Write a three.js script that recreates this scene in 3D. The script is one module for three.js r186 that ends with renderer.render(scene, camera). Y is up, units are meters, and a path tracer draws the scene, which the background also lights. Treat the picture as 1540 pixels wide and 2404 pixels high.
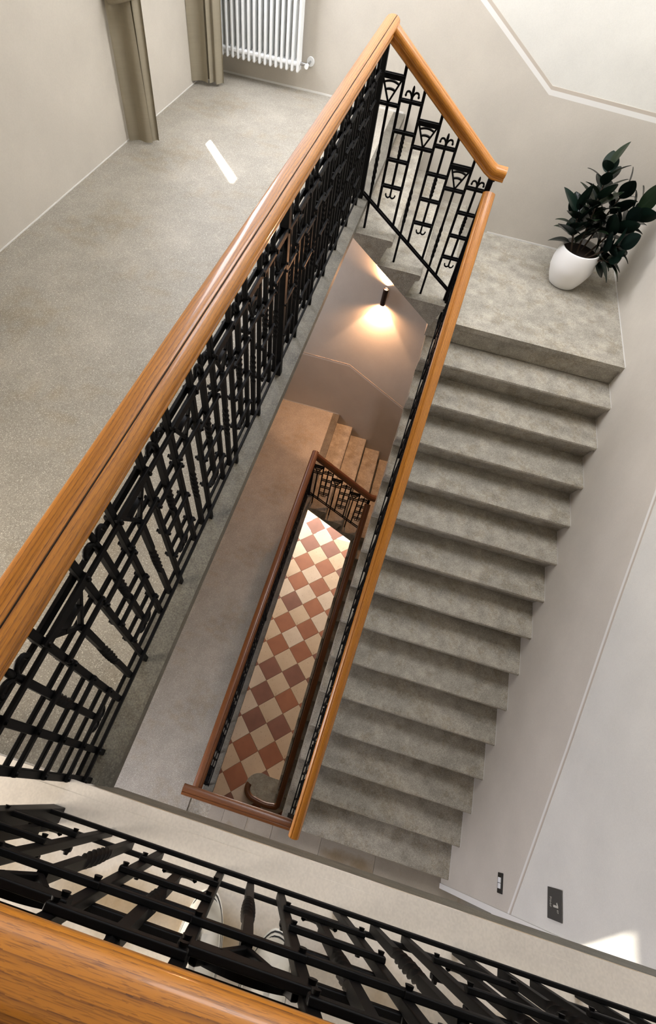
import * as THREE from 'three';
import { RectAreaLightUniformsLib } from 'three/addons/lights/RectAreaLightUniformsLib.js';
import { mergeGeometries } from 'three/addons/utils/BufferGeometryUtils.js';
import { RoundedBoxGeometry } from 'three/addons/geometries/RoundedBoxGeometry.js';

RectAreaLightUniformsLib.init();
// ------------------------------------------------------------------ renderer, camera, light
const renderer = new THREE.WebGLRenderer({ antialias: true });
renderer.toneMapping = THREE.LinearToneMapping;
renderer.toneMappingExposure = 1.1;
renderer.shadowMap.enabled = true;
renderer.shadowMap.type = THREE.PCFSoftShadowMap;
const scene = new THREE.Scene();
scene.background = new THREE.Color(0.55, 0.68, 0.85);

const camera = new THREE.PerspectiveCamera(2 * Math.atan(1202 / 1113.018) * 180 / Math.PI, 1540 / 2404, 0.03, 60);
{
  const m = new THREE.Matrix4().makeBasis(
    new THREE.Vector3(0.957839948335173, 0.09379955251080375, -0.27155897577146304),
    new THREE.Vector3(-0.28046514538084166, 0.5102564434495634, -0.8130053284848174),
    new THREE.Vector3(0.062305181163178035, 0.8548918094513337, 0.5150515105630196));
  camera.quaternion.setFromRotationMatrix(m);
  camera.position.set(0.42266, 1.70718, -0.10298);
  camera.setViewOffset(1540, 2404, 48, -10, 1540, 2404);
}
const SUN = 34, SUN_DIR = new THREE.Vector3(0.63, -2.19, 0.77).normalize();   // the way sunlight travels
const L_SKYLIGHT = 8.5, L_WINDOW_FAR = 12, L_WINDOW_NEAR = 46, L_WINDOW_LOW = 10, L_WINDOW_MID = 5, L_DOOR = 14;

// ------------------------------------------------------------------ measures (metres)
const R = 2.358, XL = -1.85, ZF = -5.445, ZN = 1.95, YC = 3.4;
const H = 3.8744, RS = 0.1952, RL = 0.20625, TS = 0.2726, TL = 0.2761;
const L = 3.8246, X0 = -0.031, Z0 = -3.8413, W = 0.779, HR = 0.877, XR = -0.078;
const YP = -4 * RS, WE = 0.715, ZS = -L + 0.0965;
const YG = -2 * H;

// ------------------------------------------------------------------ seeded noise
function rng(seed) { let s = seed >>> 0; return () => { s = (s + 0x6D2B79F5) | 0; let t = Math.imul(s ^ (s >>> 15), 1 | s); t = (t + Math.imul(t ^ (t >>> 7), 61 | t)) ^ t; return ((t ^ (t >>> 14)) >>> 0) / 4294967296; }; }
function makeNoise(seed, n) {            // periodic value noise on an n x n lattice, u, v in [0,1)
  const r = rng(seed), g = new Float32Array(n * n); for (let i = 0; i < n * n; i++) g[i] = r();
  return (u, v) => {
    const x = (u - Math.floor(u)) * n, y = (v - Math.floor(v)) * n, i = Math.floor(x) % n, j = Math.floor(y) % n;
    let a = x - Math.floor(x), b = y - Math.floor(y); a = a * a * (3 - 2 * a); b = b * b * (3 - 2 * b);
    const i1 = (i + 1) % n, j1 = (j + 1) % n;
    return (g[j * n + i] * (1 - a) + g[j * n + i1] * a) * (1 - b) + (g[j1 * n + i] * (1 - a) + g[j1 * n + i1] * a) * b;
  };
}
const fbm = (ns, u, v) => { let s = 0, a = 0.5, t = 0; for (const n of ns) { s += a * n(u, v); t += a; a *= 0.55; } return s / t; };
const clamp = (x, a = 0, b = 1) => Math.min(b, Math.max(a, x));
function dataTex(n, m, fill, srgb = true) {
  const d = new Uint8Array(n * m * 4);
  const px = [0, 0, 0];
  for (let j = 0; j < m; j++) for (let i = 0; i < n; i++) { fill(i, j, i / n, j / m, px); const k = (j * n + i) * 4; d[k] = clamp(px[0], 0, 255); d[k + 1] = clamp(px[1], 0, 255); d[k + 2] = clamp(px[2], 0, 255); d[k + 3] = 255; }
  const t = new THREE.DataTexture(d, n, m, THREE.RGBAFormat);
  t.wrapS = t.wrapT = THREE.RepeatWrapping; t.magFilter = THREE.LinearFilter; t.minFilter = THREE.LinearMipmapLinearFilter; t.generateMipmaps = true;
  if (srgb) t.colorSpace = THREE.SRGBColorSpace; t.needsUpdate = true; return t;
}
function mixc(px, a, b, t) { for (let k = 0; k < 3; k++) px[k] = a[k] + (b[k] - a[k]) * t; }

// terrazzo: grey-beige ground with light and dark chips; 1 tile of texture = 1 m
function terrazzo(seed, base, light, dark, nLight, nDark, stain, mott = 1, fr = [4, 9, 19, 41], grain = 0.1) {
  const N = 1024, ns = fr.map((n, i) => makeNoise(seed + i, n)), fine = makeNoise(seed + 9, 256);
  const chips = new Float32Array(N * N), r = rng(seed + 77);
  const stamp = (n, v) => { for (let c = 0; c < n; c++) { const cx = r() * N, cy = r() * N, a = 0.7 + r() * r() * 1.9, b = 0.7 + r() * 0.9, th = r() * 3.14, w = v * (0.5 + 0.5 * r()); for (let dy = -4; dy <= 4; dy++) for (let dx = -4; dx <= 4; dx++) { const p = (dx * Math.cos(th) + dy * Math.sin(th)) / a, q = (-dx * Math.sin(th) + dy * Math.cos(th)) / b; if (p * p + q * q < 1) chips[((Math.floor(cy + dy) + N) % N) * N + (Math.floor(cx + dx) + N) % N] = w; } } };
  stamp(nDark, -1); stamp(nLight, 1);
  return dataTex(N, N, (i, j, u, v, px) => {
    const f = fbm(ns, u, v), g = fine(u, v) - 0.5, st = clamp((fbm([ns[0], ns[2]], u + 0.37, v + 0.11) - 0.55) * 4);
    for (let k = 0; k < 3; k++) px[k] = base[k] * (1 + mott * 0.28 * (f - 0.5) + grain * g) + (stain[k] - base[k]) * st * 0.35;
    const c = chips[j * N + i];
    if (c > 0) mixc(px, px.slice(), light, c * 0.75); else if (c < 0) mixc(px, px.slice(), dark, -c * 0.6);
  });
}
const T_floor = terrazzo(11, [150, 144, 132], [232, 227, 214], [88, 82, 72], 26000, 14000, [140, 124, 98]);
const T_step = terrazzo(31, [152, 146, 133], [204, 198, 184], [82, 77, 68], 16000, 20000, [122, 110, 88], 1.35, [11, 26, 57, 110], 0.26);
const T_slab = (() => { const ns = [3, 7, 15, 33, 70].map((n, i) => makeNoise(51 + i, n)), st = makeNoise(60, 5), fine = makeNoise(61, 256); return dataTex(1024, 1024, (i, j, u, v, px) => { const f = fbm(ns, u, v), s = clamp((st(u, v) * 0.6 + fbm(ns, u + 0.3, v) * 0.6 - 0.66) * 5), g = fine(u, v) - 0.5; mixc(px, [226, 219, 209], [166, 142, 106], s * 0.85); for (let k = 0; k < 3; k++) px[k] *= 0.9 + 0.17 * f + 0.05 * g; }); })();
const T_wall = (() => { const ns = [5, 11, 23, 47].map((n, i) => makeNoise(81 + i, n)), fine = makeNoise(90, 200); return dataTex(512, 512, (i, j, u, v, px) => { const q = 236 + 14 * fbm(ns, u, v) + 5 * (fine(u, v) - 0.5); px[0] = px[1] = px[2] = q; }); })();
const T_wallBump = (() => { const ns = [9, 40].map((n, i) => makeNoise(95 + i, n)), fine = makeNoise(99, 256); return dataTex(512, 512, (i, j, u, v, px) => { px[0] = px[1] = px[2] = 110 + 60 * fbm(ns, u, v) + 60 * fine(u, v); }, false); })();
function oakTex(seed, a, b, pore) {      // u along the grain (1 m), v across (0.25 m)
  const n1 = makeNoise(seed, 5), n2 = makeNoise(seed + 1, 11), r = rng(seed + 5), N = 2048, M = 512, pores = new Float32Array(N * M);
  for (let c = 0; c < 9000; c++) { const x = r() * N, y = r() * M, l = 14 + r() * r() * 120, w = 0.25 + r() * 0.75; for (let k = 0; k < l; k++) { const q = (Math.floor(y + Math.sin(k * 0.02 + c) * 1.2 + M) % M) * N + Math.floor(x + k) % N; pores[q] = Math.max(pores[q], w * Math.sin(Math.PI * k / l)); } }
  const strip = makeNoise(seed + 2, 128);
  return dataTex(N, M, (i, j, u, v, px) => {
    const wv = v + 0.05 * n1(u, v) + 0.012 * n2(u, v);
    const k = wv * 22, f = k - Math.floor(k), ring = Math.pow(f, 5) * (0.35 + 0.65 * strip(0.3, Math.floor(k) / 40));
    const g = 0.25 + 0.3 * strip(u * 0.03, v) + 0.25 * n2(u, v);
    mixc(px, a, b, clamp(g)); mixc(px, px.slice(), pore, 0.75 * ring + 0.5 * pores[j * N + i]);
  });
}
const T_oak = oakTex(101, [206, 136, 36], [170, 104, 18], [84, 44, 6]);
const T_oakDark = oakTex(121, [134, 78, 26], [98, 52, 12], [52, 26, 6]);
const T_tile = [[[206, 182, 156], [188, 160, 132]], [[164, 104, 72], [136, 82, 56]], [[212, 192, 172], [190, 168, 146]], [[140, 92, 74], [118, 76, 60]]].map(([a, b], q) => { const ns = [4, 9, 21].map((n, i) => makeNoise(140 + q * 7 + i, n)), st = makeNoise(170 + q, 60); return dataTex(256, 256, (i, j, u, v, px) => { mixc(px, a, b, fbm(ns, u, v)); const s = st(u, v); if (s > 0.86) mixc(px, px.slice(), [120, 90, 66], (s - 0.86) * 3); }); });
const T_linen = (() => { const a = makeNoise(201, 128), b = makeNoise(203, 128), c = makeNoise(205, 6); return dataTex(512, 512, (i, j, u, v, px) => { const q = 0.94 + 0.05 * (0.5 * a(u, v * 0.06) + 0.5 * b(u * 0.06, v)) + 0.04 * c(u, v); px[0] = 150 * q; px[1] = 141 * q; px[2] = 121 * q; }); })();
const rep = (t, x, y) => { const c = t.clone(); c.repeat.set(x, y); c.needsUpdate = true; return c; };

const std = (o) => new THREE.MeshStandardMaterial(o);
const phy = (o) => new THREE.MeshPhysicalMaterial(o);
const M = {
  floor: std({ map: T_floor, roughness: 0.55 }),
  step: std({ map: T_step, roughness: 0.66 }),
  curb: std({ map: T_step, color: 0xa2a29f, roughness: 0.6 }),
  stone: std({ map: T_slab, color: 0xb2ada4, roughness: 0.6 }),
  slab: std({ map: T_slab, roughness: 0.6 }),
  white: std({ color: 0xe0ded5, map: T_wall, bumpMap: T_wallBump, bumpScale: 0.0008, roughness: 0.92 }),
  beige: std({ color: 0xcec7ba, map: T_wall, bumpMap: T_wallBump, bumpScale: 0.0008, roughness: 0.92 }),
  panel: std({ color: 0x857a6c, map: T_wall, roughness: 0.8 }),
  line: std({ color: 0xdedcd6, roughness: 0.8 }),
  lineDark: std({ color: 0xbcb2a4, roughness: 0.85 }),
  ceiling: std({ color: 0xe8e7e3, roughness: 0.95 }),
  oak: phy({ map: T_oak, roughness: 0.5, clearcoat: 0.4, clearcoatRoughness: 0.12 }),
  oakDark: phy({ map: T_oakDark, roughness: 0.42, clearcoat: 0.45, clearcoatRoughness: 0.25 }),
  iron: phy({ color: 0x050506, roughness: 0.5, specularIntensity: 0.25 }),
  linen: phy({ map: T_linen, roughness: 0.95, sheen: 0.3, sheenRoughness: 0.8, side: THREE.DoubleSide }),
  enamel: phy({ color: 0xe9ebea, roughness: 0.32, clearcoat: 0.3 }),
  chrome: std({ color: 0xb9b9b9, roughness: 0.2, metalness: 1 }),
  pot: phy({ color: 0xeeece8, roughness: 0.5 }),
  soil: std({ color: 0x2a1f17, roughness: 1 }),
  leaf: [0x12211a, 0x0e1a14, 0x1a2717, 0x121d19].map(c => phy({ color: c, roughness: 0.3, specularIntensity: 0.45, clearcoat: 0.12, clearcoatRoughness: 0.12, side: THREE.DoubleSide })),
  leafNew: phy({ color: 0x4a1e1a, roughness: 0.4, side: THREE.DoubleSide }),
  stem: std({ color: 0x3b2c1d, roughness: 0.8 }),
  grout: std({ color: 0x7c6a55, roughness: 0.95 }),
  tile: T_tile.map(t => std({ map: t, roughness: 0.55 })),
  jointLine: std({ color: 0x241406, roughness: 0.8 }),
  bronze: std({ color: 0x2e2119, roughness: 0.45, metalness: 0.4 }),
  sign: std({ color: 0x3d3b36, roughness: 0.6 }),
  print: std({ color: 0xb9b6aa, roughness: 0.6 }),
  black: std({ color: 0x17140f, roughness: 0.4 }),
  canvas: std({ color: 0xd9d5cb, roughness: 0.9 }),
  rubber: std({ color: 0xe2dfd6, roughness: 0.7 }),
  navy: std({ color: 0x15161a, roughness: 0.7 }),
  frame: std({ color: 0xe2ddd2, roughness: 0.6 }),
  shade: std({ color: 0xf1f1ef, roughness: 0.95, emissive: 0xeef3ff, emissiveIntensity: 1.2 }),
  bulb: std({ color: 0xffe6cc, emissive: 0xffcfa0, emissiveIntensity: 14 }),
};

// ------------------------------------------------------------------ helpers
const used = new Map();
function numbered(n) { const k = used.get(n) || 0; used.set(n, k + 1); return k ? `${n}_${String(k).padStart(3, '0')}` : n; }
function shadow(m) { m.castShadow = m.receiveShadow = true; return m; }
function tag(o, label, category, group) { o.userData.label = label; o.userData.category = category; if (group) o.userData.group = group; return o; }
function thing(name, label, category, pos = [0, 0, 0], turn = 0, group) {
  const g = new THREE.Group(); g.name = numbered(name); g.position.set(...pos); g.rotation.y = turn; scene.add(g); return tag(g, label, category, group);
}
function part(parent, name, geo, mat, pos, label) {
  const m = shadow(new THREE.Mesh(geo, mat)); m.name = numbered(name); if (pos) m.position.set(...pos); if (label) m.userData.label = label; parent.add(m); return m;
}
function struct(name, geo, mat) { const m = shadow(new THREE.Mesh(geo, mat)); m.name = name; used.set(name, (used.get(name) || 0) + 1); m.userData.kind = 'structure'; scene.add(m); return m; }
// uv in metres from position and the face's normal; ou, ov shift the pattern
function uvBox(g, ou = 0, ov = 0, s = 1) {
  if (g.index) g = g.toNonIndexed();
  g.computeVertexNormals();
  const p = g.attributes.position, n = p.count, uv = new Float32Array(n * 2), a = new THREE.Vector3(), b = new THREE.Vector3(), c = new THREE.Vector3();
  for (let i = 0; i < n; i += 3) {
    a.fromBufferAttribute(p, i); b.fromBufferAttribute(p, i + 1); c.fromBufferAttribute(p, i + 2);
    const nx = (b.y - a.y) * (c.z - a.z) - (b.z - a.z) * (c.y - a.y), ny = (b.z - a.z) * (c.x - a.x) - (b.x - a.x) * (c.z - a.z), nz = (b.x - a.x) * (c.y - a.y) - (b.y - a.y) * (c.x - a.x);
    const ax = Math.abs(nx), ay = Math.abs(ny), az = Math.abs(nz);
    for (let k = 0; k < 3; k++) { const x = p.getX(i + k), y = p.getY(i + k), z = p.getZ(i + k); let u, v; if (ay >= ax && ay >= az) { u = x; v = z; } else if (ax >= az) { u = z; v = y; } else { u = x; v = y; } uv[(i + k) * 2] = (u + ou) * s; uv[(i + k) * 2 + 1] = (v + ov) * s; }
  }
  g.setAttribute('uv', new THREE.BufferAttribute(uv, 2)); return g;
}
const box = (x0, y0, z0, x1, y1, z1) => { const g = new THREE.BoxGeometry(x1 - x0, y1 - y0, z1 - z0); g.translate((x0 + x1) / 2, (y0 + y1) / 2, (z0 + z1) / 2); return g; };
const clean = (g) => { let q = g.index ? g.toNonIndexed() : g; for (const k of Object.keys(q.attributes)) if (!['position', 'normal', 'uv'].includes(k)) q.deleteAttribute(k); return q; };
const merge = (gs) => mergeGeometries(gs.map(clean));
// prism: polygon in (a, b) extruded along the third axis
function prism(poly, axis, from, to) {
  const s = new THREE.Shape(poly.map(([x, y]) => new THREE.Vector2(x, y)));
  const g = new THREE.ExtrudeGeometry(s, { depth: to - from, bevelEnabled: false });
  const m = new THREE.Matrix4();
  if (axis === 'x') m.set(0, 0, 1, from, 0, 1, 0, 0, 1, 0, 0, 0, 0, 0, 0, 1);           // poly is (z, y)
  else if (axis === 'z') m.makeTranslation(0, 0, from);                                  // poly is (x, y)
  else m.set(1, 0, 0, 0, 0, 0, 1, from, 0, 1, 0, 0, 0, 0, 0, 1);                          // 'y': poly is (x, z)
  g.applyMatrix4(m);
  if (m.determinant() < 0) flip(g);
  return g;
}
function flip(g) { const flipArr = (a, s) => { for (let i = 0; i < a.length; i += 3 * s) for (let k = 0; k < s; k++) { const t = a[i + s + k]; a[i + s + k] = a[i + 2 * s + k]; a[i + 2 * s + k] = t; } }; if (g.index) flipArr(g.index.array, 1); else for (const k of Object.keys(g.attributes)) flipArr(g.attributes[k].array, g.attributes[k].itemSize); g.computeVertexNormals(); return g; }
// sweep a closed profile [(s, n)] along a path; grain runs along the path
function sweep(profile, path, up = new THREE.Vector3(0, 1, 0), cap = true, vScale = 4) {
  const pos = [], uv = [], idx = [], n = profile.length; let len = 0;
  const per = [0]; for (let i = 1; i <= n; i++) { const a = profile[i - 1], b = profile[i % n]; per.push(per[i - 1] + Math.hypot(a[0] - b[0], a[1] - b[1])); }
  path.forEach((P, k) => {
    const d0 = new THREE.Vector3(), d = new THREE.Vector3();
    if (k > 0) d.add(d0.subVectors(P, path[k - 1]).normalize()); if (k < path.length - 1) d.add(new THREE.Vector3().subVectors(path[k + 1], P).normalize());
    d.normalize(); if (k > 0) len += P.distanceTo(path[k - 1]);
    const s = new THREE.Vector3().crossVectors(d, up).normalize(), nn = new THREE.Vector3().crossVectors(s, d).normalize();
    for (let i = 0; i <= n; i++) { const [a, b] = profile[i % n]; pos.push(P.x + s.x * a + nn.x * b, P.y + s.y * a + nn.y * b, P.z + s.z * a + nn.z * b); uv.push(len, per[i] * vScale); }
  });
  const w = n + 1;
  for (let k = 0; k < path.length - 1; k++) for (let i = 0; i < n; i++) { const a = k * w + i; idx.push(a, a + 1, a + w, a + 1, a + w + 1, a + w); }
  if (cap) { const tri = THREE.ShapeUtils.triangulateShape(profile.map(p => new THREE.Vector2(...p)), []); const add = (k, rev) => { const o = pos.length / 3; for (let i = 0; i < n; i++) { const q = (k * w + i) * 3; pos.push(pos[q], pos[q + 1], pos[q + 2]); uv.push(profile[i][0], profile[i][1] * 4); } for (const [a, b, c] of tri) rev ? idx.push(o + a, o + c, o + b) : idx.push(o + a, o + b, o + c); }; add(0, false); add(path.length - 1, true); }
  const g = new THREE.BufferGeometry(); g.setAttribute('position', new THREE.Float32BufferAttribute(pos, 3)); g.setAttribute('uv', new THREE.Float32BufferAttribute(uv, 2)); g.setIndex(idx); g.computeVertexNormals();
  return g;
}
const V = (x, y, z) => new THREE.Vector3(x, y, z);

// ------------------------------------------------------------------ the room shell
function structUv(name, geo, mat) { return struct(name, uvBox(geo), mat); }
function wallWithHoles(axis, at, thick, a0, a1, y0, y1, holes) {        // axis 'x': wall plane x = at, running in z; 'z': plane z = at, running in x
  const s = new THREE.Shape([V2(a0, y0), V2(a1, y0), V2(a1, y1), V2(a0, y1)]);
  for (const [h0, h1, b0, b1] of holes) s.holes.push(new THREE.Path([V2(h0, b0), V2(h0, b1), V2(h1, b1), V2(h1, b0)]));
  const g = new THREE.ExtrudeGeometry(s, { depth: Math.abs(thick), bevelEnabled: false }), lo = Math.min(at, at + thick);
  const m = new THREE.Matrix4(); if (axis === 'x') { m.set(0, 0, 1, lo, 0, 1, 0, 0, 1, 0, 0, 0, 0, 0, 0, 1); g.applyMatrix4(m); flip(g); } else { m.makeTranslation(0, 0, lo); g.applyMatrix4(m); }
  return g;
}
function V2(x, y) { return new THREE.Vector2(x, y); }
const YB = YG - 0.3;
const WIN1 = [-5.05, -3.95, 1.0, 3.38], WIN2 = [0.1, 1.2, 0.42, 0.95], WIN5 = [-5.2, -4.4, -H + 1.9, -H + 3.2], WIN3 = [0.25, 1.6, -H + 0.9, -H + 2.7];
structUv('wall_left', wallWithHoles('x', XL, -0.06, ZF - 0.3, ZN + 0.3, YB, YC + 0.2, [WIN1, WIN2, WIN3, WIN5]), M.beige);
const DOOR = [-1.2, 1.3, YG, YG + 2.6];
const wallFar = structUv('wall_far', wallWithHoles('z', ZF, -0.3, XL, R + 0.3, YB, YC + 0.2, [DOOR]), M.white);
structUv('wall_near', box(XL, YB, ZN, R + 0.9, YC + 0.2, ZN + 0.3), M.panel);
const wallRight = structUv('wall_right', box(R, YB, ZF, R + 0.3, YC + 0.2, 0.10), M.white);
structUv('wall_side', box(R + 0.5, YB, 0.0, R + 0.8, YC + 0.2, ZN), M.white);
{ // ceiling with a frosted laylight and a small clear roof hatch
  const s = new THREE.Shape([V2(XL - 0.02, ZF - 0.3), V2(R + 0.8, ZF - 0.3), V2(R + 0.8, ZN + 0.3), V2(XL - 0.02, ZN + 0.3)]);
  const hole = (a, b, c, d) => s.holes.push(new THREE.Path([V2(a, c), V2(a, d), V2(b, d), V2(b, c)]));
  hole(0.74, 1.045, -1.69, -1.2); hole(0.0, 2.0, -5.3, -3.2);
  const g = new THREE.ExtrudeGeometry(s, { depth: 0.06, bevelEnabled: false }); g.applyMatrix4(new THREE.Matrix4().set(1, 0, 0, 0, 0, 0, 1, YC, 0, 1, 0, 0, 0, 0, 0, 1)); flip(g);
  structUv('ceiling', g, M.ceiling);
}
// painted dado: beige below, white above, with a pale line between; laid on as thin coats of paint
const DT = 0.003;
const farLine = [[XL, 0.98], [-0.02, 0.98], [1.105, 0.335], [R, 0.30]];
const farLow = [[XL, -H + 0.98], [-0.024, -H + 0.98], [1.105, -H + 0.345], [R, -H + 0.30]];
function coat(parent, name, poly, axis, at, out, mat) { const lo = out > 0 ? at : at - DT, g = prism(poly, axis, lo, lo + DT); return part(parent, name, uvBox(g), mat); }
function bandBetween(line, o0, o1) { // a strip offset from a polyline of (a, y), measured along y
  const a = line.map(([x, y]) => [x, y + o0]), b = line.map(([x, y]) => [x, y + o1]).reverse(); return [...a, ...b];
}
coat(wallFar, 'dado_paint', [...farLine, [R, -0.95], [0.74, -0.9], [0, -0.3], [-0.1, -0.13], [XL, -0.13]], 'z', ZF, 1, M.beige);
coat(wallFar, 'dado_line', bandBetween(farLine, 0, 0.034), 'z', ZF, 1, M.line);
coat(wallFar, 'dado_line', bandBetween(farLine, 0.034, 0.058), 'z', ZF, 1, M.lineDark);
coat(wallFar, 'dado_paint', [...farLow, [R, YG + 2.6], [XL, YG + 2.6]], 'z', ZF, 1, M.beige);
coat(wallFar, 'dado_line', bandBetween(farLow, 0, 0.022), 'z', ZF, 1, M.line);
coat(wallFar, 'dado_line', bandBetween(farLow, 0.022, 0.036), 'z', ZF, 1, M.lineDark);
const slopeR = [[ZF, YP + 1.09], [-4.86, YP + 1.09], [-2.454, -0.635], [-1.788, -1.125], [-0.955, -1.71], [0.085, -2.473], [0.10, -2.473]];
coat(wallRight, 'dado_paint', [...slopeR, [0.10, YG], [ZF, YG]], 'x', R, -1, M.beige);
coat(wallRight, 'dado_line', bandBetween(slopeR, 0, 0.028), 'x', R, -1, M.line);
coat(wallRight, 'dado_line', bandBetween(slopeR, 0.028, 0.046), 'x', R, -1, M.lineDark);
structUv('trim_1', box(R - 0.012, -H, 0.07, R + 0.02, -H + 3.3, 0.112), M.line);

// upper floor, left of the well, and its far strip; the edge is a thick nosing over a recessed slab
const nose = (t) => [[0, 0], [0, -t + 0.012], [-0.012, -t], [-0.04, -t], [-0.04, -0.24], [-0.3, -0.24], [-0.3, 0]];
function slabLeft(y) {
  return uvBox(box(XL, y - 0.14, ZF, -0.06, y - 0.002, 0.0));
}
const struct2 = (name, g, m) => { const o = struct(name, g, m); return o; };
for (const [n, y] of [['floor', 0], ['floor_002', -H]]) { const f = struct2(n, slabLeft(y), M.floor); part(f, 'terrazzo_surface', uvBox(box(XL, y - 0.004, ZF, -0.118, y, 0)), M.floor); part(f, 'curb_strip', uvBox(box(-0.118, y - 0.05, ZF, -0.012, y, 0), y * 0.3, 0.4), M.curb); }
const nearSlab = struct2('floor_001', merge([uvBox(box(XL, -0.12, -0.005, R + 0.5, 0.192, ZN)), uvBox(box(XL, 0.192, 0.014, R + 0.5, 0.2, ZN))]), M.slab);
part(nearSlab, 'edge_strip', uvBox(box(XL, 0.17, -0.012, R, 0.199, 0.014)), M.slab);
part(nearSlab, 'edge_face', uvBox(box(-0.02, -0.13, -0.012, R, 0.165, -0.004)), M.curb);
{
  const f = struct('floor_003', uvBox(box(XL, -H - 0.24, 0.0, R + 0.5, -H - 0.012, ZN)), M.step);
  part(f, 'floor_strip', uvBox(box(XL, -H - 0.02, 0.0, -0.2, -H, ZN)), M.floor);
  const xs = [-0.2, 0.02, 0.16, 0.40, 0.66, 1.15, 1.7, R + 0.5];
  for (let i = 1; i < xs.length - 1; i++) part(f, 'stone_slab', uvBox(box(xs[i] + 0.0015, -H - 0.03, -0.03, xs[i + 1] - 0.0015, -H, ZN), i * 0.37, i * 0.21), M.stone);
}
struct2('floor_004', uvBox(merge([box(0.70, YP - 0.2, ZF, R, YP, Z0 - 0.03), box(0.70, YP - 0.045, Z0 - 0.03, R, YP, Z0)])), M.step);
struct2('floor_005', uvBox(merge([box(0.70, YP - H - 0.2, ZF, R, YP - H, Z0 - 0.03), box(0.70, YP - H - 0.045, Z0 - 0.03, R, YP - H, Z0)])), M.step);
// ground floor: chequered tiles laid on the diagonal
{
  const f = struct('floor_006', uvBox(box(XL, YG - 0.3, -8.0, R, YG - 0.008, ZN)), M.grout);
  const D = 0.4805, ox = 0.223, oz = -3.936, s = D / Math.SQRT2, r = rng(5);
  const geos = [0, 1, 2, 3].map(k => { const g = new RoundedBoxGeometry(s - 0.004, 0.016, s - 0.004, 1, 0.003); g.rotateY(Math.PI / 4); return uvBox(g, k * 0.31, k * 0.17); });
  for (let a = -16; a <= 16; a++) for (let b = -16; b <= 16; b++) {
    const x = ox + (a + b) * D / 2, z = oz + (a - b) * D / 2 + D / 2 * 0; if (x < -0.75 || x > 1.35 || z < -6.7 || z > 0.55) continue;
    const cream = (((a + b) % 2) + 2) % 2 === 0; const q = r();
    part(f, 'tile', geos[Math.floor(r() * 4)], M.tile[cream ? (q < 0.5 ? 0 : 2) : (q < 0.5 ? 1 : 3)], [x, YG - 0.008 + (r() - 0.5) * 0.001, z]);
  }
}

struct('baseboard_left', box(XL, 0, ZF, XL + 0.003, 0.007, 0), M.line);
struct('baseboard_far', merge([box(XL, 0, ZF, X0, 0.014, ZF + 0.005), box(1.06, YP, ZF, R, YP + 0.014, ZF + 0.005), box(XL, -H, ZF, X0, -H + 0.014, ZF + 0.005)]), M.line);
struct('baseboard_right', merge([box(R - 0.0035, YP, ZF, R, YP + 0.012, Z0), ...Array.from({ length: 14 }, (_, k) => box(R - 0.0035, YP - (k + 1) * RL + 0.0005, Z0 + k * TL - 0.07, R, YP - (k + 1) * RL + 0.008, Z0 + (k + 1) * TL - 0.006))]), M.line);

// ------------------------------------------------------------------ stair flights
const nosing = [[0, -0.016], [-0.003, -0.034], [-0.012, -0.046], [-0.032, -0.052]];
function stepProfile(tread, rise, slope) { return [[-tread - 0.079, 0], [-0.016, 0], [-0.005, -0.004], ...nosing, [-0.078, -rise], [-0.09, -rise + 0.004], [-tread - 0.079, -0.004]]; }
function flight(label, pos, n, tread, rise, width, dirX, group) {
  const t = thing('stair_flight', label, 'staircase', pos, 0, group), r = rng(n * 7 + 3);
  for (let k = 1; k <= n; k++) {
    const prof = stepProfile(tread, rise).map(([a, b]) => [a + k * tread, b - k * rise]);
    let g = dirX ? prism(prof, 'z', -width, 0) : prism(prof, 'x', 0, width);
    part(t, 'step', uvBox(g, r() * 3, r() * 3), M.step);
  }
  return t;
}
flight('short upper flight of three worn grey stone steps beside the white upper landing', [X0, 0, ZS], 3, TS, RS, ZS - ZF - 0.004, true);
flight('long grey stone staircase going down along the right wall to the first floor', [WE, YP, Z0], 14, TL, RL, R - WE - 0.004, false);
flight('short lower flight of steps in warm lamplight beyond the dark inner handrail', [X0, -H, ZS], 3, TS, RS, ZS - ZF - 0.004, true);
{
  const t = flight('lowest long staircase, mostly hidden under the grey one, down to the tiled floor', [WE, YP - H, Z0], 13, TL, RL, R - WE - 0.004, false);
  const c = new THREE.CylinderGeometry(0.24, 0.25, RL, 40); c.scale(1, 1, 0.9); const b = box(0.05, -RL / 2, -0.2, 1.88, RL / 2 - 0.001, 0.2);
  const g = uvBox(merge([c, b])); part(t, 'step', g, M.step, [0.43 - WE, YG + RL / 2 - YP + H, -0.28 - Z0]);
}

// ------------------------------------------------------------------ iron balustrades
const B = 0.018;
const bar = (w, h, d) => new RoundedBoxGeometry(w, h, d, 1, 0.0025);
const G_up = new Map();
function upright(h, w = B) { const k = h.toFixed(3) + w; if (!G_up.has(k)) { const g = bar(w, h, w > 0.03 ? w : 0.016); g.translate(0, h / 2, 0); G_up.set(k, clean(g)); } return G_up.get(k); }
function twisted(h) {
  const k = 't' + h.toFixed(3); if (G_up.has(k)) return G_up.get(k);
  const g = new THREE.BoxGeometry(0.0165, h, 0.0165, 2, 60, 2); const p = g.attributes.position;
  for (let i = 0; i < p.count; i++) { const y = p.getY(i) / h + 0.5, t = clamp((y - 0.38) / 0.3), a = t * Math.PI * 3, sw = 1 + 0.18 * Math.sin(clamp(t) * Math.PI), x = p.getX(i) * sw, z = p.getZ(i) * sw; p.setXYZ(i, x * Math.cos(a) - z * Math.sin(a), p.getY(i) + h / 2, x * Math.sin(a) + z * Math.cos(a)); }
  g.computeVertexNormals(); const c = clean(g); G_up.set(k, c); return c;
}
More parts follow.
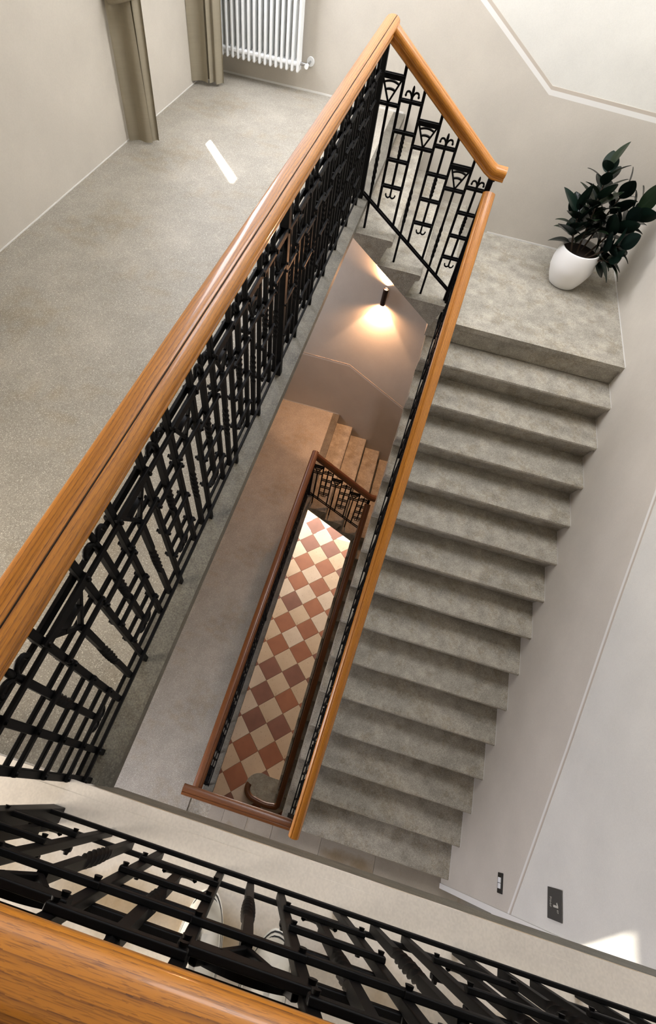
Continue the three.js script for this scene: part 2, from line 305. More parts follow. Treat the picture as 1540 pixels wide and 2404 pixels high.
const rivet = (x, y, z) => { const g = new THREE.CylinderGeometry(0.0045, 0.006, 0.005, 8); g.rotateX(Math.PI / 2); g.translate(x, y, z); return g; };
function crossGeo(p, h) {                 // two flat bars that clamp the uprights, riveted at both ends
  const gs = []; for (const s of [-1, 1]) { const g = bar(p + 0.016, h, 0.010); g.translate(0, 0, s * 0.0125); gs.push(g, rivet(-p / 2, 0, s * 0.02), rivet(p / 2, 0, s * 0.02)); } return merge(gs);
}
const curl = (pts, r) => new THREE.TubeGeometry(new THREE.CatmullRomCurve3(pts.map(p => V(p[0], p[1], 0))), 14, r, 6, false);
function fleurGeo() {
  const c = new THREE.SphereGeometry(0.5, 10, 8); c.scale(0.017, 0.052, 0.014); c.translate(0, 0.052, 0);
  const l = curl([[0, 0.006], [0.006, 0.03], [0.02, 0.046], [0.036, 0.043], [0.040, 0.028]], 0.006), r2 = curl([[0, 0.006], [-0.006, 0.03], [-0.02, 0.046], [-0.036, 0.043], [-0.040, 0.028]], 0.006);
  const e1 = new THREE.SphereGeometry(0.0075, 8, 6); e1.translate(0.040, 0.027, 0); const e2 = new THREE.SphereGeometry(0.0075, 8, 6); e2.translate(-0.040, 0.027, 0);
  const st = new THREE.CylinderGeometry(0.007, 0.01, 0.04, 8); st.translate(0, 0.015, 0); return merge([c, l, r2, e1, e2, st]);
}
function anchorGeo() {
  const st = new THREE.CylinderGeometry(0.006, 0.007, 0.07, 8); st.translate(0, -0.03, 0);
  const l = curl([[0, -0.06], [0.014, -0.070], [0.028, -0.064], [0.034, -0.048]], 0.0055), r2 = curl([[0, -0.06], [-0.014, -0.070], [-0.028, -0.064], [-0.034, -0.048]], 0.0055); return merge([st, l, r2]);
}
const G_fleur = fleurGeo(), G_anchor = anchorGeo(), G_fan = new Map();
function fanGeo(p) {                      // V of flat bars with two arcs, apex down at y = 0
  const k = p.toFixed(4); if (G_fan.has(k)) return G_fan.get(k);
  const gs = [], hx = p / 2 - 0.013, hy = 0.112, len = Math.hypot(hx, hy), an = Math.atan2(hx, hy);
  for (const s of [-1, 1]) { const g = bar(0.011, len, 0.012); g.translate(0, len / 2, 0); g.rotateZ(-s * an); gs.push(g); }
  for (const [rad, w] of [[0.066, 0.010], [0.103, 0.009]]) { const sh = new THREE.Shape(); sh.absarc(0, 0, rad + w / 2, Math.PI / 2 - an, Math.PI / 2 + an, false); sh.absarc(0, 0, rad - w / 2, Math.PI / 2 + an, Math.PI / 2 - an, true); const g = new THREE.ExtrudeGeometry(sh, { depth: 0.014, bevelEnabled: false, curveSegments: 10 }); g.translate(0, 0, -0.007); gs.push(g); }
  const m = merge(gs); G_fan.set(k, m); return m;
}
const RAIL = [[-0.050, 0.000], [-0.051, 0.010], [-0.047, 0.021], [-0.036, 0.030], [-0.018, 0.0355], [0.002, 0.037], [0.019, 0.0357], [0.0205, 0.030], [0.024, 0.030], [0.0255, 0.0345], [0.036, 0.029], [0.047, 0.020], [0.051, 0.009], [0.050, 0.000], [0.045, -0.008], [0.034, -0.012], [0.026, -0.017], [0.027, -0.023], [0.036, -0.028], [0.037, -0.035], [0.030, -0.042], [-0.030, -0.042], [-0.037, -0.035], [-0.036, -0.028], [-0.027, -0.023], [-0.026, -0.017], [-0.034, -0.012], [-0.045, -0.008]]
  .map(([a, b]) => [a * 0.82, b]).reverse();
/* local x runs along the rail, y up, z across. slope = dy/dx. heights are above the walking line. */
function balustrade(o) {
  const t = thing('balustrade', o.label, 'railing', o.pos, o.turn), s = o.slope || 0, p = o.pitch, mat = M.iron, rm = o.wood || M.oak;
  const hb = o.hrBars || o.hr; const rail = part(t, 'handrail', sweep(RAIL, o.railPath || [V(o.railFrom, s * o.railFrom + o.hr, o.railZ || 0), V(o.railTo, s * o.railTo + o.hr, o.railZ || 0)]), rm);
  if (o.joint) part(t, 'joint_line', sweep([[-0.0008, -0.002], [0.0008, -0.002], [0.0008, 0.0006], [-0.0008, 0.0006]].reverse(), [V(o.railFrom, o.hr + 0.0345, (o.railZ || 0) + 0.0185), V(o.railTo, o.hr + 0.0345, (o.railZ || 0) + 0.0185)]), M.jointLine, null, 'thin dark glue line along the handrail');
  const under = o.hr - 0.03, lean = Math.hypot(1, s), yb = o.bottom, cg = crossGeo(p, 0.0155), cgT = crossGeo(p, 0.026);
  const y = o.y || {};
  const bx0 = o.from, bx1 = o.from + o.bays * p;
  { const gs = [], len = (bx1 - bx0 + 0.03 + (o.bottomExtra || 0)) * lean; for (const q of [-1, 1]) { const g = bar(len, 0.0155, 0.010); g.rotateZ(Math.atan(s)); g.translate((bx0 + bx1) / 2, yb + s * (bx0 + bx1) / 2, q * 0.0125); gs.push(g); } part(t, 'bottom_rail', merge(gs), mat); }
  { const len = (bx1 - bx0 + 0.05) * lean, g = bar(len, 0.008, 0.034); g.rotateZ(Math.atan(s)); g.translate((bx0 + bx1) / 2, under + 0.0 + s * (bx0 + bx1) / 2, 0); part(t, 'top_rail', clean(g), mat); }
  for (let k = 0; k <= o.bays; k++) {
    const x = bx0 + k * p, isFoot = o.foot(k), f = o.floorAt ? o.floorAt(x) : s * x, yb0 = isFoot ? f : yb + s * x - 0.012, top = under + s * x;
    const post = o.posts && o.posts.includes(k);
    part(t, post ? 'newel_post' : 'upright', upright(Math.round((top - (post ? f : yb0)) * 1000) / 1000, post ? 0.036 : B), mat, [x, post ? f : yb0, 0]);
  }
  for (let k = 0; k < o.bays; k++) {
    const x = bx0 + (k + 0.5) * p, yy = s * x, fan = (k + (o.startFan ? 0 : 1)) % 2 === 0;
    if (fan) {
      const b2 = (hb - 0.290) + yy;
      part(t, 'crossbar', cgT, mat, [x, b2 + 0.132, 0]); part(t, 'crossbar', cg, mat, [x, b2, 0]); part(t, 'fan_panel', fanGeo(p), mat, [x, b2 + 0.006, 0]);
      const lo = o.fanFoot ? o.floorAt(x) : yb + yy - 0.01; part(t, 'twisted_bar', twisted(Math.round((b2 - lo) * 1000) / 1000), mat, [x, lo, 0]);
    } else {
      const g0 = hb - 0.165 + yy + (o.gridUp || 0), st = o.gridStep || 0.157, n = o.nGrid || 4; for (let q = 0; q < n; q++) part(t, 'crossbar', cg, mat, [x, g0 - q * st, 0]);
      part(t, 'fleur_finial', G_fleur, mat, [x, g0, 0]); part(t, 'twisted_bar', twisted(Math.round((n - 1) * st * 1000) / 1000), mat, [x, g0 - (n - 1) * st, 0]); part(t, 'anchor_finial', G_anchor, mat, [x, g0 - (n - 1) * st, 0]);
    }
  }
  if (o.stub !== undefined) {
    const x = (o.stub + bx0) / 2, w = bx0 - o.stub, g = crossGeo(w, 0.0155), g0 = hb - 0.165;
    part(t, 'upright', upright(Math.round(under * 1000) / 1000), mat, [o.stub, 0, 0]);
    for (let q = 0; q < 4; q++) part(t, 'crossbar', g, mat, [x, g0 - q * 0.157, 0]); part(t, 'crossbar', g, mat, [x, yb, 0]);
  }
  return t;
}
// upper landing, level, along the left of the well: local x runs towards the far wall
balustrade({ label: 'long level black iron railing with golden oak handrail on the left upper landing edge', pos: [XR, 0, 0], turn: Math.PI / 2, pitch: 0.1505, from: 0.093 - 0.1505 * 0, bays: 24, startFan: false, hr: 0.887, hrBars: 0.872, railZ: 0.013, railFrom: -0.01, railTo: L + 0.045, bottom: 0.088, foot: k => k % 2 === 0, posts: [12], stub: 0.012, joint: true });
balustrade({ label: 'short sloping black iron railing of six panels at the far end, top floor', pos: [XR, 0, -L], turn: 0, slope: -0.664, pitch: 0.1385, from: 0.008, bays: 6, startFan: true, hr: 0.890, railPath: [V(0, 0.89, 0), V(0.80, 0.89 - 0.664 * 0.80, 0), V(0.84, 0.89 - 0.664 * 0.83, 0), V(0.915, 0.89 - 0.664 * 0.835, 0)], bottom: 0.05, foot: k => k === 0, posts: [0, 6], floorAt: x => x < 0.03 ? 0 : -RS * Math.max(1, Math.min(4, Math.ceil((x + XR - X0 + 0.02) / TS))), fanFoot: true, nGrid: 4 });
balustrade({ label: 'closest black iron railing with broad oak handrail, in front of the white shoes', pos: [0, 0.2, 0.068], turn: 0, pitch: 0.1515, from: -0.063, bays: 16, startFan: false, hr: 0.915, hrBars: 0.935, gridUp: 0.04, gridStep: 0.168, railZ: 0.014, railFrom: -0.30, railTo: 2.35, bottom: 0.095, foot: k => k % 2 === 1, posts: [0] });
const SL = -0.7425;
balustrade({ label: 'sloping golden oak handrail over black iron railing beside the grey stone stairs', pos: [W, 0, -L], turn: -Math.PI / 2, slope: SL, pitch: 0.1381, from: 0.03, bays: 27, startFan: true, hr: 0.262 - 0.02, railFrom: 0.035, railTo: 3.87, bottom: -0.70, foot: k => false, posts: [0, 27], floorAt: x => x < 0.1 ? YP : YP - RL * Math.ceil((x - 0.0) / TL - 0.02) });
// first floor, one storey down
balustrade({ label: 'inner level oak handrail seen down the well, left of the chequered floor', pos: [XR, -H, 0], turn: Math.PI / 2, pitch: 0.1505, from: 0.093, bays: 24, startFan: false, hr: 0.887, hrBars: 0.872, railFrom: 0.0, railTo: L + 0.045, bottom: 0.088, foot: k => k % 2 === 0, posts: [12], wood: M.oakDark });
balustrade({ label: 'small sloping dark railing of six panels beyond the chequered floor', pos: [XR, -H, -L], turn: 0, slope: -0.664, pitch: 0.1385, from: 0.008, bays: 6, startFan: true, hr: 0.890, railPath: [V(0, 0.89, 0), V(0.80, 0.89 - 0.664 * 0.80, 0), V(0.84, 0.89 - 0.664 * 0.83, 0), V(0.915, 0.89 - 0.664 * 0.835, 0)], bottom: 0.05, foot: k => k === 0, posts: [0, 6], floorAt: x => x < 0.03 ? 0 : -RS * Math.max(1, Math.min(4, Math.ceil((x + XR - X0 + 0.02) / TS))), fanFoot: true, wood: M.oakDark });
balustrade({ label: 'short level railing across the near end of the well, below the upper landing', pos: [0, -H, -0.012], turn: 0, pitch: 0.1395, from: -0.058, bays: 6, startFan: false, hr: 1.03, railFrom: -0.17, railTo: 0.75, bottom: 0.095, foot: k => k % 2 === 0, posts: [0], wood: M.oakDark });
{ // the lowest rail ends in a volute over the rounded bottom step
  const path = [V(0.035, -0.026 + 0.242, 0), V(3.62, SL * 3.62 + 0.242, 0), V(3.70, SL * 3.66 + 0.238, 0.0)];
  const yv = SL * 3.67 + 0.23; for (let i = 0; i <= 12; i++) { const a = i / 12; path.push(V(3.73 + 0.02 * Math.sin(a * 3.14), yv, 0.03 + a * 0.32)); }
  for (let i = 1; i <= 14; i++) { const a = i / 14 * Math.PI * 0.62; path.push(V(3.73 - 0.13 + 0.13 * Math.cos(a), yv, 0.35 + 0.15 * Math.sin(a))); }
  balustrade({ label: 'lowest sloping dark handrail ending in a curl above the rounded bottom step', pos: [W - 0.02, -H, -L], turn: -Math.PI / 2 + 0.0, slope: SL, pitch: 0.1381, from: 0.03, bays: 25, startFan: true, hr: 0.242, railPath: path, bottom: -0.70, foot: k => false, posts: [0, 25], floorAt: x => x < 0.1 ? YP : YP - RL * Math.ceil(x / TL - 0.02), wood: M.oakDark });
}

// ------------------------------------------------------------------ windows and lamps
function windowAt(n, x, z0, z1, y0, y1, slit, inten, color) {
  const g = new THREE.Group(); g.name = `window_${n}`; g.userData.kind = 'structure'; scene.add(g);
  const fr = (a, b, c, d) => box(x - 0.058, b, a, x - 0.03, d, c);
  part(g, 'window_frame', uvBox(merge([fr(z0, y0, z1, y0 + 0.06), fr(z0, y1 - 0.06, z1, y1), fr(z0, y0, z0 + 0.06, y1), fr(z1 - 0.06, y0, z1, y1)])), M.frame);
  part(g, 'window_sill', uvBox(box(x - 0.058, y0 - 0.02, z0 - 0.03, x + 0.06, y0 + 0.02, z1 + 0.03)), M.frame);
  const parts = slit ? [[z0, slit[0], y0], [slit[1], z1, y0], [slit[0], slit[1], y0, slit[2]]] : [[z0, z1, y0]];
  for (const [a, b, c, d] of parts) part(g, 'roller_blind', box(x - 0.075, c - 0.05, a, x - 0.07, d || y1 + 0.05, b), M.shade);
  const l = new THREE.RectAreaLight(color, inten, z1 - z0 - 0.04, y1 - y0 - 0.04); l.position.set(x - 0.02, (y0 + y1) / 2, (z0 + z1) / 2); l.rotation.y = -Math.PI / 2; l.lookAt(x + 5, (y0 + y1) / 2, (z0 + z1) / 2); l.rotation.y += 0; l.name = numbered('window_light'); scene.add(l);
  // a RectAreaLight shines along its own -z
  l.quaternion.setFromUnitVectors(V(0, 0, -1), V(1, 0, 0));
  return g;
}
windowAt(1, XL, WIN1[0], WIN1[1], WIN1[2], WIN1[3], [-4.85, -4.76, 2.05], L_WINDOW_FAR, 0xf2f4ff);
windowAt(2, XL, WIN2[0], WIN2[1], WIN2[2], WIN2[3], null, L_WINDOW_NEAR, 0xfff3e4);
windowAt(3, XL, WIN3[0], WIN3[1], WIN3[2], WIN3[3], null, L_WINDOW_LOW, 0xf4f2ff);
windowAt(5, XL, WIN5[0], WIN5[1], WIN5[2], WIN5[3], null, L_WINDOW_MID, 0xf4f4ff);
{ // frosted laylight over the well
  const g = new THREE.Group(); g.name = 'window_4'; g.userData.kind = 'structure'; scene.add(g);
  part(g, 'glazing', box(0.0, YC + 0.03, -5.3, 2.0, YC + 0.04, -3.2), M.shade);
  for (let i = 0; i <= 4; i++) part(g, 'glazing_bar', box(i * 0.49, YC, -5.3, i * 0.49 + 0.03, YC + 0.03, -3.2), M.frame);
  const l = new THREE.RectAreaLight(0xfbfaff, L_SKYLIGHT, 1.96, 2.06); l.position.set(1.0, YC - 0.01, -4.25); l.quaternion.setFromUnitVectors(V(0, 0, -1), V(0, -1, 0)); l.name = 'laylight_light'; scene.add(l);
}
{ // bright entrance hall with a glazed street door, under the stairs at the far end of the ground floor
  structUv('wall_hall', merge([box(-1.5, YG, -8.3, -1.2, YG + 2.9, ZF - 0.302), box(1.3, YG, -8.3, 1.6, YG + 2.9, ZF - 0.302), box(-1.2, YG + 2.6, -8.3, 1.3, YG + 2.9, ZF - 0.302)]), M.white);
  const g = new THREE.Group(); g.name = 'door_1'; g.userData.kind = 'structure'; scene.add(g); const zd = -7.75;
  part(g, 'door_frame', uvBox(merge([box(-1.2, YG, zd, -1.1, YG + 2.6, zd + 0.06), box(1.2, YG, zd, 1.3, YG + 2.6, zd + 0.06), box(-1.2, YG + 2.5, zd, 1.3, YG + 2.6, zd + 0.06), box(0.0, YG, zd, 0.08, YG + 2.6, zd + 0.06)])), M.frame);
  part(g, 'glazing', box(-1.2, YG, zd - 0.05, 1.3, YG + 2.6, zd - 0.04), M.shade);
  const l = new THREE.RectAreaLight(0xfff6ee, L_DOOR, 2.3, 2.4); l.position.set(0.05, YG + 1.3, zd + 0.07); l.quaternion.setFromUnitVectors(V(0, 0, -1), V(0, 0, 1)); l.name = 'door_light'; scene.add(l);
}
const sun = new THREE.DirectionalLight(0xfff6e8, SUN); sun.position.set(0, 0, -3).addScaledVector(SUN_DIR, -12); sun.target.position.set(0, 0, -3); sun.castShadow = true; sun.shadow.mapSize.set(4096, 4096); Object.assign(sun.shadow.camera, { left: -6, right: 6, top: 8, bottom: -8, near: 0.5, far: 30 }); scene.add(sun, sun.target);

{ // wall sconce, light up and down
  const t = thing('wall_sconce', 'lit dark tube wall lamp throwing light up and down on the lower far wall', 'lamp', [0.213, -1.715, ZF + 0.045]);
  const tube = new THREE.LatheGeometry([[0.024, -0.105], [0.03, -0.105], [0.031, -0.10], [0.031, 0.10], [0.03, 0.105], [0.024, 0.105], [0.024, 0.02], [0.001, 0.02], [0.001, -0.02], [0.024, -0.02], [0.024, -0.105]].map(p => V2(...p)), 28);
  part(t, 'housing', tube, M.bronze); const b = box(-0.02, -0.03, -0.045, 0.02, 0.03, -0.028); part(t, 'wall_bracket', b, M.bronze);
  for (const s of [1, -1]) {
    const d = new THREE.CylinderGeometry(0.022, 0.022, 0.004, 20); part(t, 'bulb', d, M.bulb, [0, s * 0.088, 0]);
    const sp = new THREE.SpotLight(0xffc398, s > 0 ? 9 : 7, 6, 0.72, 0.15, 2); sp.position.set(0, s * 0.1, -0.012); sp.target.position.set(0, s * 2, -0.35); sp.castShadow = true; sp.shadow.radius = 0.6; sp.name = numbered('sconce_light'); t.add(sp, sp.target);
    const sl = new THREE.SpotLight(0xffb882, 7.5, 8, 1.45, 1, 2); sl.position.set(0, s * 0.112, 0.01); sl.target.position.set(0, s * 2, 0.8); sl.castShadow = true; sl.shadow.radius = 2; sl.name = numbered('sconce_spill'); t.add(sl, sl.target);
  }
}

// ------------------------------------------------------------------ curtains, radiator
function curtain(label, pos, topShift, folds, h, depth, seed) {
  const t = thing('curtain', label, 'curtain', pos);
  const mk = (x0, w, z0, amp, n, ph, hem) => { // a folded sheet hanging in local x (out of the wall) and z (along it)
    const nu = 46, nv = 30, ps = [], uv = [], idx = [];
    for (let j = 0; j <= nv; j++) for (let i = 0; i <= nu; i++) { const u = i / nu, v = j / nv, a = u * Math.PI * 2 * n + ph; const spread = 1 - 0.25 * v; ps.push(x0 + u * w * spread + topShift[0] * v, hem + v * h, z0 + amp * Math.sin(a) * (0.7 + 0.3 * (1 - v)) + topShift[1] * v + 0.02 * Math.sin(a * 0.5 + v * 2)); uv.push(u * n * amp * 6, v * h); }
    for (let j = 0; j < nv; j++) for (let i = 0; i < nu; i++) { const a = j * (nu + 1) + i; idx.push(a, a + 1, a + nu + 1, a + 1, a + nu + 2, a + nu + 1); }
    const g = new THREE.BufferGeometry(); g.setAttribute('position', new THREE.Float32BufferAttribute(ps, 3)); g.setAttribute('uv', new THREE.Float32BufferAttribute(uv, 2)); g.setIndex(idx); g.computeVertexNormals(); return g;
  };
  for (const f of folds) part(t, 'curtain_fold', mk(...f), M.linen);
  return t;
}
const C1 = curtain('narrow gathered beige curtain on the left wall, nearer of the two', [XL + 0.012, 0, -3.84], [-0.0, -0.05], [[0.01, 0.16, 0.01, 0.02, 1.15, 2.0, 0.012], [0.10, 0.055, -0.035, 0.014, 0.8, 0.9, 0.014], [0.145, 0.055, -0.055, 0.016, 1.0, 0.5, 0.012]], 1.9, 0.2, 1);
const C2 = curtain('gathered beige curtain in the far left corner next to the radiator', [XL + 0.0, 0, -5.09], [0.02, 0.0], [[0.0, 0.14, 0.045, 0.025, 0.8, 2.2, 0.03], [0.11, 0.06, 0.0, 0.02, 0.8, 0.2, 0.05], [0.15, 0.05, 0.01, 0.022, 1.0, 1.5, 0.03], [0.185, 0.06, -0.03, 0.03, 0.8, 0.6, 0.02]], 2.6, 0.2, 2);
{ const t = new THREE.TorusGeometry(0.085, 0.012, 8, 28); t.rotateX(Math.PI / 2); t.scale(1.05, 3.2, 0.75); t.rotateZ(0.25); part(C1, 'tieback', t, M.linen, [0.085, 0.76, -0.03]); }
{
  const t = thing('radiator', 'white column radiator with rounded tubes on the far wall', 'radiator', [-1.68, 0.15, ZF + 0.10]);
  const n = 15, p = 0.049, h = 1.25; const tube = new THREE.CapsuleGeometry(0.0125, h - 0.025, 6, 14); tube.translate(0, h / 2, 0); const col = merge([-0.036, 0, 0.036].map(z => tube.clone().translate(0, 0, z)));
  for (let i = 0; i < n; i++) part(t, 'radiator_column', col, M.enamel, [i * p, 0, 0]);
  for (const y of [0.055, h - 0.055]) { const g = new RoundedBoxGeometry(n * p - 0.02, 0.035, 0.085, 3, 0.015); g.translate((n - 1) * p / 2, y, 0); part(t, 'header', g, M.enamel); }
  const v = new THREE.CylinderGeometry(0.012, 0.012, 0.06, 14); v.rotateZ(Math.PI / 2); const va = part(t, 'valve', v, M.chrome, [n * p - 0.005, 0.055, 0], 'chrome radiator valve');
  const k = new THREE.CylinderGeometry(0.017, 0.015, 0.035, 18); k.rotateX(Math.PI / 2); part(va, 'valve_knob', k, M.enamel, [0.035, 0, 0.03]);
  const pp = new THREE.CylinderGeometry(0.009, 0.009, 0.085, 12); pp.rotateX(Math.PI / 2); part(va, 'pipe', pp, M.chrome, [0.035, 0, -0.047]);
  const ro = new THREE.CylinderGeometry(0.032, 0.034, 0.01, 24); ro.rotateX(Math.PI / 2); part(va, 'rosette', ro, M.enamel, [0.035, 0, -0.092]);
}

// ------------------------------------------------------------------ potted rubber plant
{
  const t = thing('potted_plant', 'dark leaved rubber plant in a white round pot on the corner landing', 'plant', [1.83, YP, -4.88]);
  const prof = [[0.001, 0], [0.115, 0], [0.128, 0.008], [0.155, 0.06], [0.185, 0.14], [0.192, 0.2], [0.185, 0.28], [0.174, 0.325], [0.170, 0.33], [0.163, 0.33], [0.160, 0.322], [0.168, 0.27], [0.160, 0.26], [0.001, 0.26]];
  part(t, 'pot', new THREE.LatheGeometry(prof.map(p => V2(...p)), 56), M.pot);
  const soil = new THREE.CylinderGeometry(0.166, 0.166, 0.02, 40, 1); part(t, 'soil', soil, M.soil, [0, 0.272, 0]);
  const leafGeo = (len, w, bend, cup) => { const nu = 14, nv = 8, ps = [], uv = [], idx = []; for (let i = 0; i <= nu; i++) for (let j = 0; j <= nv; j++) { const u = i / nu, v = j / nv * 2 - 1, prof = Math.pow(Math.sin(Math.PI * Math.pow(u, 0.85)), 0.72) * (1 - 0.12 * u), x = v * w / 2 * prof, a = bend * u; ps.push(x, len * u * Math.cos(a * 0.6) , len * u * -Math.sin(a * 0.6) + cup * Math.abs(x) * 1 - 0.0 - 0.004 * (1 - Math.abs(v)) ); uv.push(v, u); } for (let i = 0; i < nu; i++) for (let j = 0; j < nv; j++) { const a = i * (nv + 1) + j; idx.push(a, a + 1, a + nv + 1, a + 1, a + nv + 2, a + nv + 1); } const g = new THREE.BufferGeometry(); g.setAttribute('position', new THREE.Float32BufferAttribute(ps, 3)); g.setAttribute('uv', new THREE.Float32BufferAttribute(uv, 2)); g.setIndex(idx); g.computeVertexNormals(); const pet = new THREE.CylinderGeometry(0.003, 0.004, 0.04, 6); pet.translate(0, -0.016, 0); return merge([g, pet]); };
  const LG = [leafGeo(0.20, 0.135, 0.35, 0.12), leafGeo(0.185, 0.125, 0.6, 0.08), leafGeo(0.22, 0.14, 0.2, 0.15), leafGeo(0.16, 0.11, 0.5, 0.1)];
  const r = rng(77);
  const stems = [[[-0.02, 0.27, 0], [-0.05, 0.55, -0.06], [-0.09, 0.86, -0.16], 27], [[0.05, 0.27, 0.02], [0.18, 0.5, -0.05], [0.36, 0.70, -0.16], 24], [[-0.07, 0.27, 0.03], [-0.13, 0.42, 0.0], [-0.17, 0.56, -0.03], 16], [[0.06, 0.27, 0.05], [0.16, 0.37, 0.06], [0.30, 0.46, 0.05], 17], [[0.09, 0.27, 0.06], [0.17, 0.31, 0.10], [0.25, 0.33, 0.12], 7], [[0.02, 0.27, -0.05], [0.08, 0.5, -0.16], [0.14, 0.68, -0.26], 15]];
  for (const [a, b, c, n] of stems) {
    const cv = new THREE.CatmullRomCurve3([V(...a), V(...b), V(...c)]); part(t, 'stem', new THREE.TubeGeometry(cv, 14, 0.0075, 7), M.stem);
    for (let i = 0; i < n; i++) {
      const u = i === n - 1 ? 1 : 0.22 + 0.76 * i / (n - 1), P = cv.getPoint(u), T = cv.getTangent(u), ph = i * 2.4 + r() * 0.6, out = i === n - 1 ? 0.15 : 1.15 - 0.55 * u + (r() - 0.5) * 0.35;
      const e1 = new THREE.Vector3().crossVectors(T, V(0.3, 0.1, 1)).normalize(), e2 = new THREE.Vector3().crossVectors(T, e1), side = e1.clone().multiplyScalar(Math.cos(ph)).addScaledVector(e2, Math.sin(ph));
      const d = T.clone().multiplyScalar(Math.cos(out)).addScaledVector(side, Math.sin(out)).normalize(), nrm = T.clone().addScaledVector(d, -T.dot(d)); if (nrm.length() < 0.05) nrm.copy(side); nrm.normalize();
      const xx = new THREE.Vector3().crossVectors(d, nrm).normalize(); const q = new THREE.Quaternion().setFromRotationMatrix(new THREE.Matrix4().makeBasis(xx, d, nrm));
      P.addScaledVector(d, 0.03);
      const tip = P.clone().addScaledVector(d, 0.25); if (tip.x + 1.83 > R - 0.04) continue;
      const m = part(t, 'leaf', LG[Math.floor(r() * 4)], M.leaf[Math.floor(r() * 4)], [P.x, P.y, P.z]); m.quaternion.copy(q); const sc = 0.86 + 0.24 * r(); m.scale.setScalar(sc);
    }
  }
}

// ------------------------------------------------------------------ sign and switch on the right wall
{
  const t = thing('floor_sign', 'dark grey rectangular floor sign with a pale number one on the right wall', 'sign', [R - DT, -1.835, -0.078], -Math.PI / 2);
  // local x runs towards +z (reader's right), local z points into the stairwell
  part(t, 'plate', new RoundedBoxGeometry(0.160, 0.160, 0.006, 2, 0.002), M.sign, [0, 0, 0.003]);
  const bar2 = (x, y, w, h, a) => { const g = new THREE.BoxGeometry(w, h, 0.002); g.rotateZ(a); g.translate(x, y, 0.007); return g; };
  const { FontLoader } = await import('three/addons/loaders/FontLoader.js'); const { TextGeometry } = await import('three/addons/geometries/TextGeometry.js');
  const font = await new FontLoader().loadAsync('fonts/droid/droid_sans_bold.typeface.json'), fr = await new FontLoader().loadAsync('fonts/droid/droid_sans_regular.typeface.json');
  const txt = (s, f, size, x, y) => { const g = new TextGeometry(s, { font: f, size, depth: 0.0015, curveSegments: 4 }); g.translate(x, y, 0.006); return g; };
  part(t, 'number', txt('1', font, 0.054, -0.014, -0.008), M.print, null, 'pale number one');
  part(t, 'ordinal', txt('ST', fr, 0.012, 0.024, 0.034), M.print);
  part(t, 'lettering', txt('Floor', fr, 0.017, -0.034, -0.048), M.print);
}
{
  const t = thing('light_switch', 'black light switch plate with a white rocker on the beige right wall', 'switch', [R - DT, -2.588, -0.09], -Math.PI / 2);
  part(t, 'plate', new RoundedBoxGeometry(0.128, 0.078, 0.009, 2, 0.003), M.black, [0, 0, 0.0045]);
  const a = new RoundedBoxGeometry(0.033, 0.044, 0.008, 2, 0.002); a.rotateX(0.08); part(t, 'rocker', a, M.enamel, [-0.018, -0.004, 0.010]); part(t, 'rocker', a, M.enamel, [0.018, -0.004, 0.010]);
}

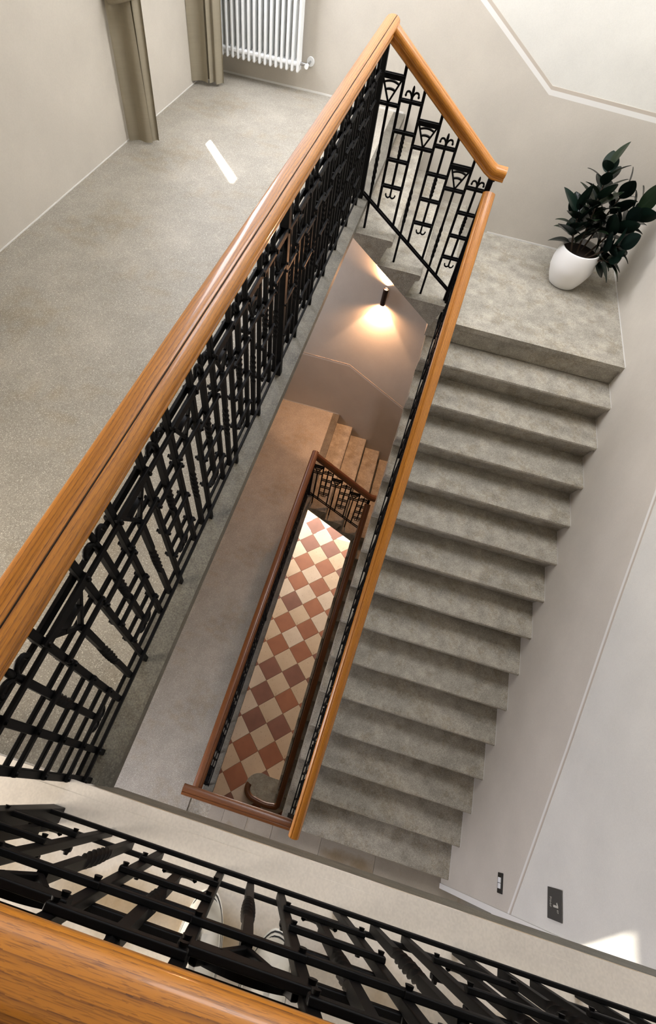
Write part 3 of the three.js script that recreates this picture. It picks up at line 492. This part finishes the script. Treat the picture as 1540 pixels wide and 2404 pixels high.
// ------------------------------------------------------------------ the photographer's canvas shoes
function shoe(label, pos, turn) {
  const t = thing('sneaker', label, 'shoe', pos, turn);          // toe points to local -z
  const outline = (k, off) => { const pts = []; for (let i = 0; i <= 40; i++) { const a = i / 40 * Math.PI * 2, z = -Math.cos(a) * 0.142; const f = (z + 0.142) / 0.284; const w = 0.047 * (0.86 + 0.22 * Math.sin(Math.PI * clamp(f * 1.35)) - 0.16 * clamp((f - 0.45) * 2)) * k; const sx = Math.sin(a), sgn = Math.sign(sx); pts.push([sgn * Math.pow(Math.abs(sx), 0.72) * (w + off), z * (1 + off * 4)]); } return pts; };
  const solePts = outline(1, 0.004).slice(0, -1);
  const loft = (rings, capTop) => { const n = rings[0].length, ps = [], idx = []; for (const rg of rings) for (const p of rg) ps.push(...p); for (let k = 0; k < rings.length - 1; k++) for (let i = 0; i < n; i++) { const a = k * n + i, b = k * n + (i + 1) % n; idx.push(a, a + n, b, b, a + n, b + n); } if (capTop) { const o = ps.length / 3; let c = [0, 0, 0]; const last = rings[rings.length - 1]; for (const p of last) for (let q = 0; q < 3; q++) c[q] += p[q] / n; ps.push(...c); const b0 = (rings.length - 1) * n; for (let i = 0; i < n; i++) idx.push(b0 + i, o, b0 + (i + 1) % n); } const g = new THREE.BufferGeometry(); g.setAttribute('position', new THREE.Float32BufferAttribute(ps, 3)); g.setAttribute('uv', new THREE.Float32BufferAttribute(new Float32Array(ps.length / 3 * 2), 2)); g.setIndex(idx); g.computeVertexNormals(); return g; };
  const ring = (pts, y, s, lift) => pts.map(([x, z]) => [x * s, y + (lift ? lift(x, z) : 0), z * s + (1 - s) * 0]);
  const toeLift = (x, z) => 0.004 * clamp((-z - 0.08) / 0.06);
  part(t, 'sole', loft([ring(solePts, 0.0, 1.05), ring(solePts, 0.004, 1.075), ring(solePts, 0.026, 0.97, toeLift), ring(solePts, 0.028, 0.92, toeLift)], true), M.rubber);
  for (const y of [0.009, 0.0195]) part(t, 'stripe', loft([ring(solePts, y, 1.079 - (y - 0.004) * 4.77, toeLift), ring(solePts, y + 0.0035, 1.079 - (y - 0.0005) * 4.77, toeLift)]), M.navy, null, 'thin dark stripe around the rubber sole');
  const up = outline(1, -0.001).slice(0, -1); const hgt = (f) => f < 0.18 ? 0.030 + 0.10 * f : 0.048 + 0.10 * clamp((f - 0.18) / 0.5) * 0.62; // toe low, ankle high
  const rings = []; for (let k = 0; k <= 8; k++) { const q = k / 8; rings.push(up.map(([x, z]) => { const f = (z + 0.142) / 0.284, top = hgt(f), in0 = Math.sin(q * Math.PI / 2), sx = 1 - (f > 0.55 ? 0.22 : 0.86) * (1 - Math.cos(q * Math.PI / 2)), sz = f < 0.2 ? 1 - 0.42 * (1 - Math.cos(q * Math.PI / 2)) : 1; return [x * sx, 0.026 + top * in0, z * (z < 0 ? sz : 1)]; })); }
  part(t, 'canvas_upper', loft(rings, false), M.canvas);
  const tg = new RoundedBoxGeometry(0.05, 0.006, 0.12, 2, 0.003); tg.rotateX(-0.32); part(t, 'tongue', tg, M.canvas, [0, 0.092, 0.0]);
  const cap = new THREE.SphereGeometry(1, 22, 10, 0, Math.PI * 2, 0, Math.PI / 2); cap.scale(0.042, 0.030, 0.045); part(t, 'toe_cap', cap, M.rubber, [0, 0.026, -0.097]);
  for (let i = 0; i < 5; i++) { const l = new THREE.CapsuleGeometry(0.0035, 0.05 - i * 0.001, 4, 8); l.rotateZ(Math.PI / 2); l.rotateY(i % 2 ? 0.22 : -0.22); part(t, 'lace', l, M.canvas, [0, 0.082 + i * 0.0075, -0.035 + i * 0.021]); }
  return t;
}
shoe('white canvas shoe with a thin dark sole stripe, left one behind the closest railing', [0.395, 0.2, 0.262], 0.10);
shoe('white canvas shoe with a thin dark sole stripe, right one behind the closest railing', [0.560, 0.2, 0.292], -0.06);

renderer.render(scene, camera);
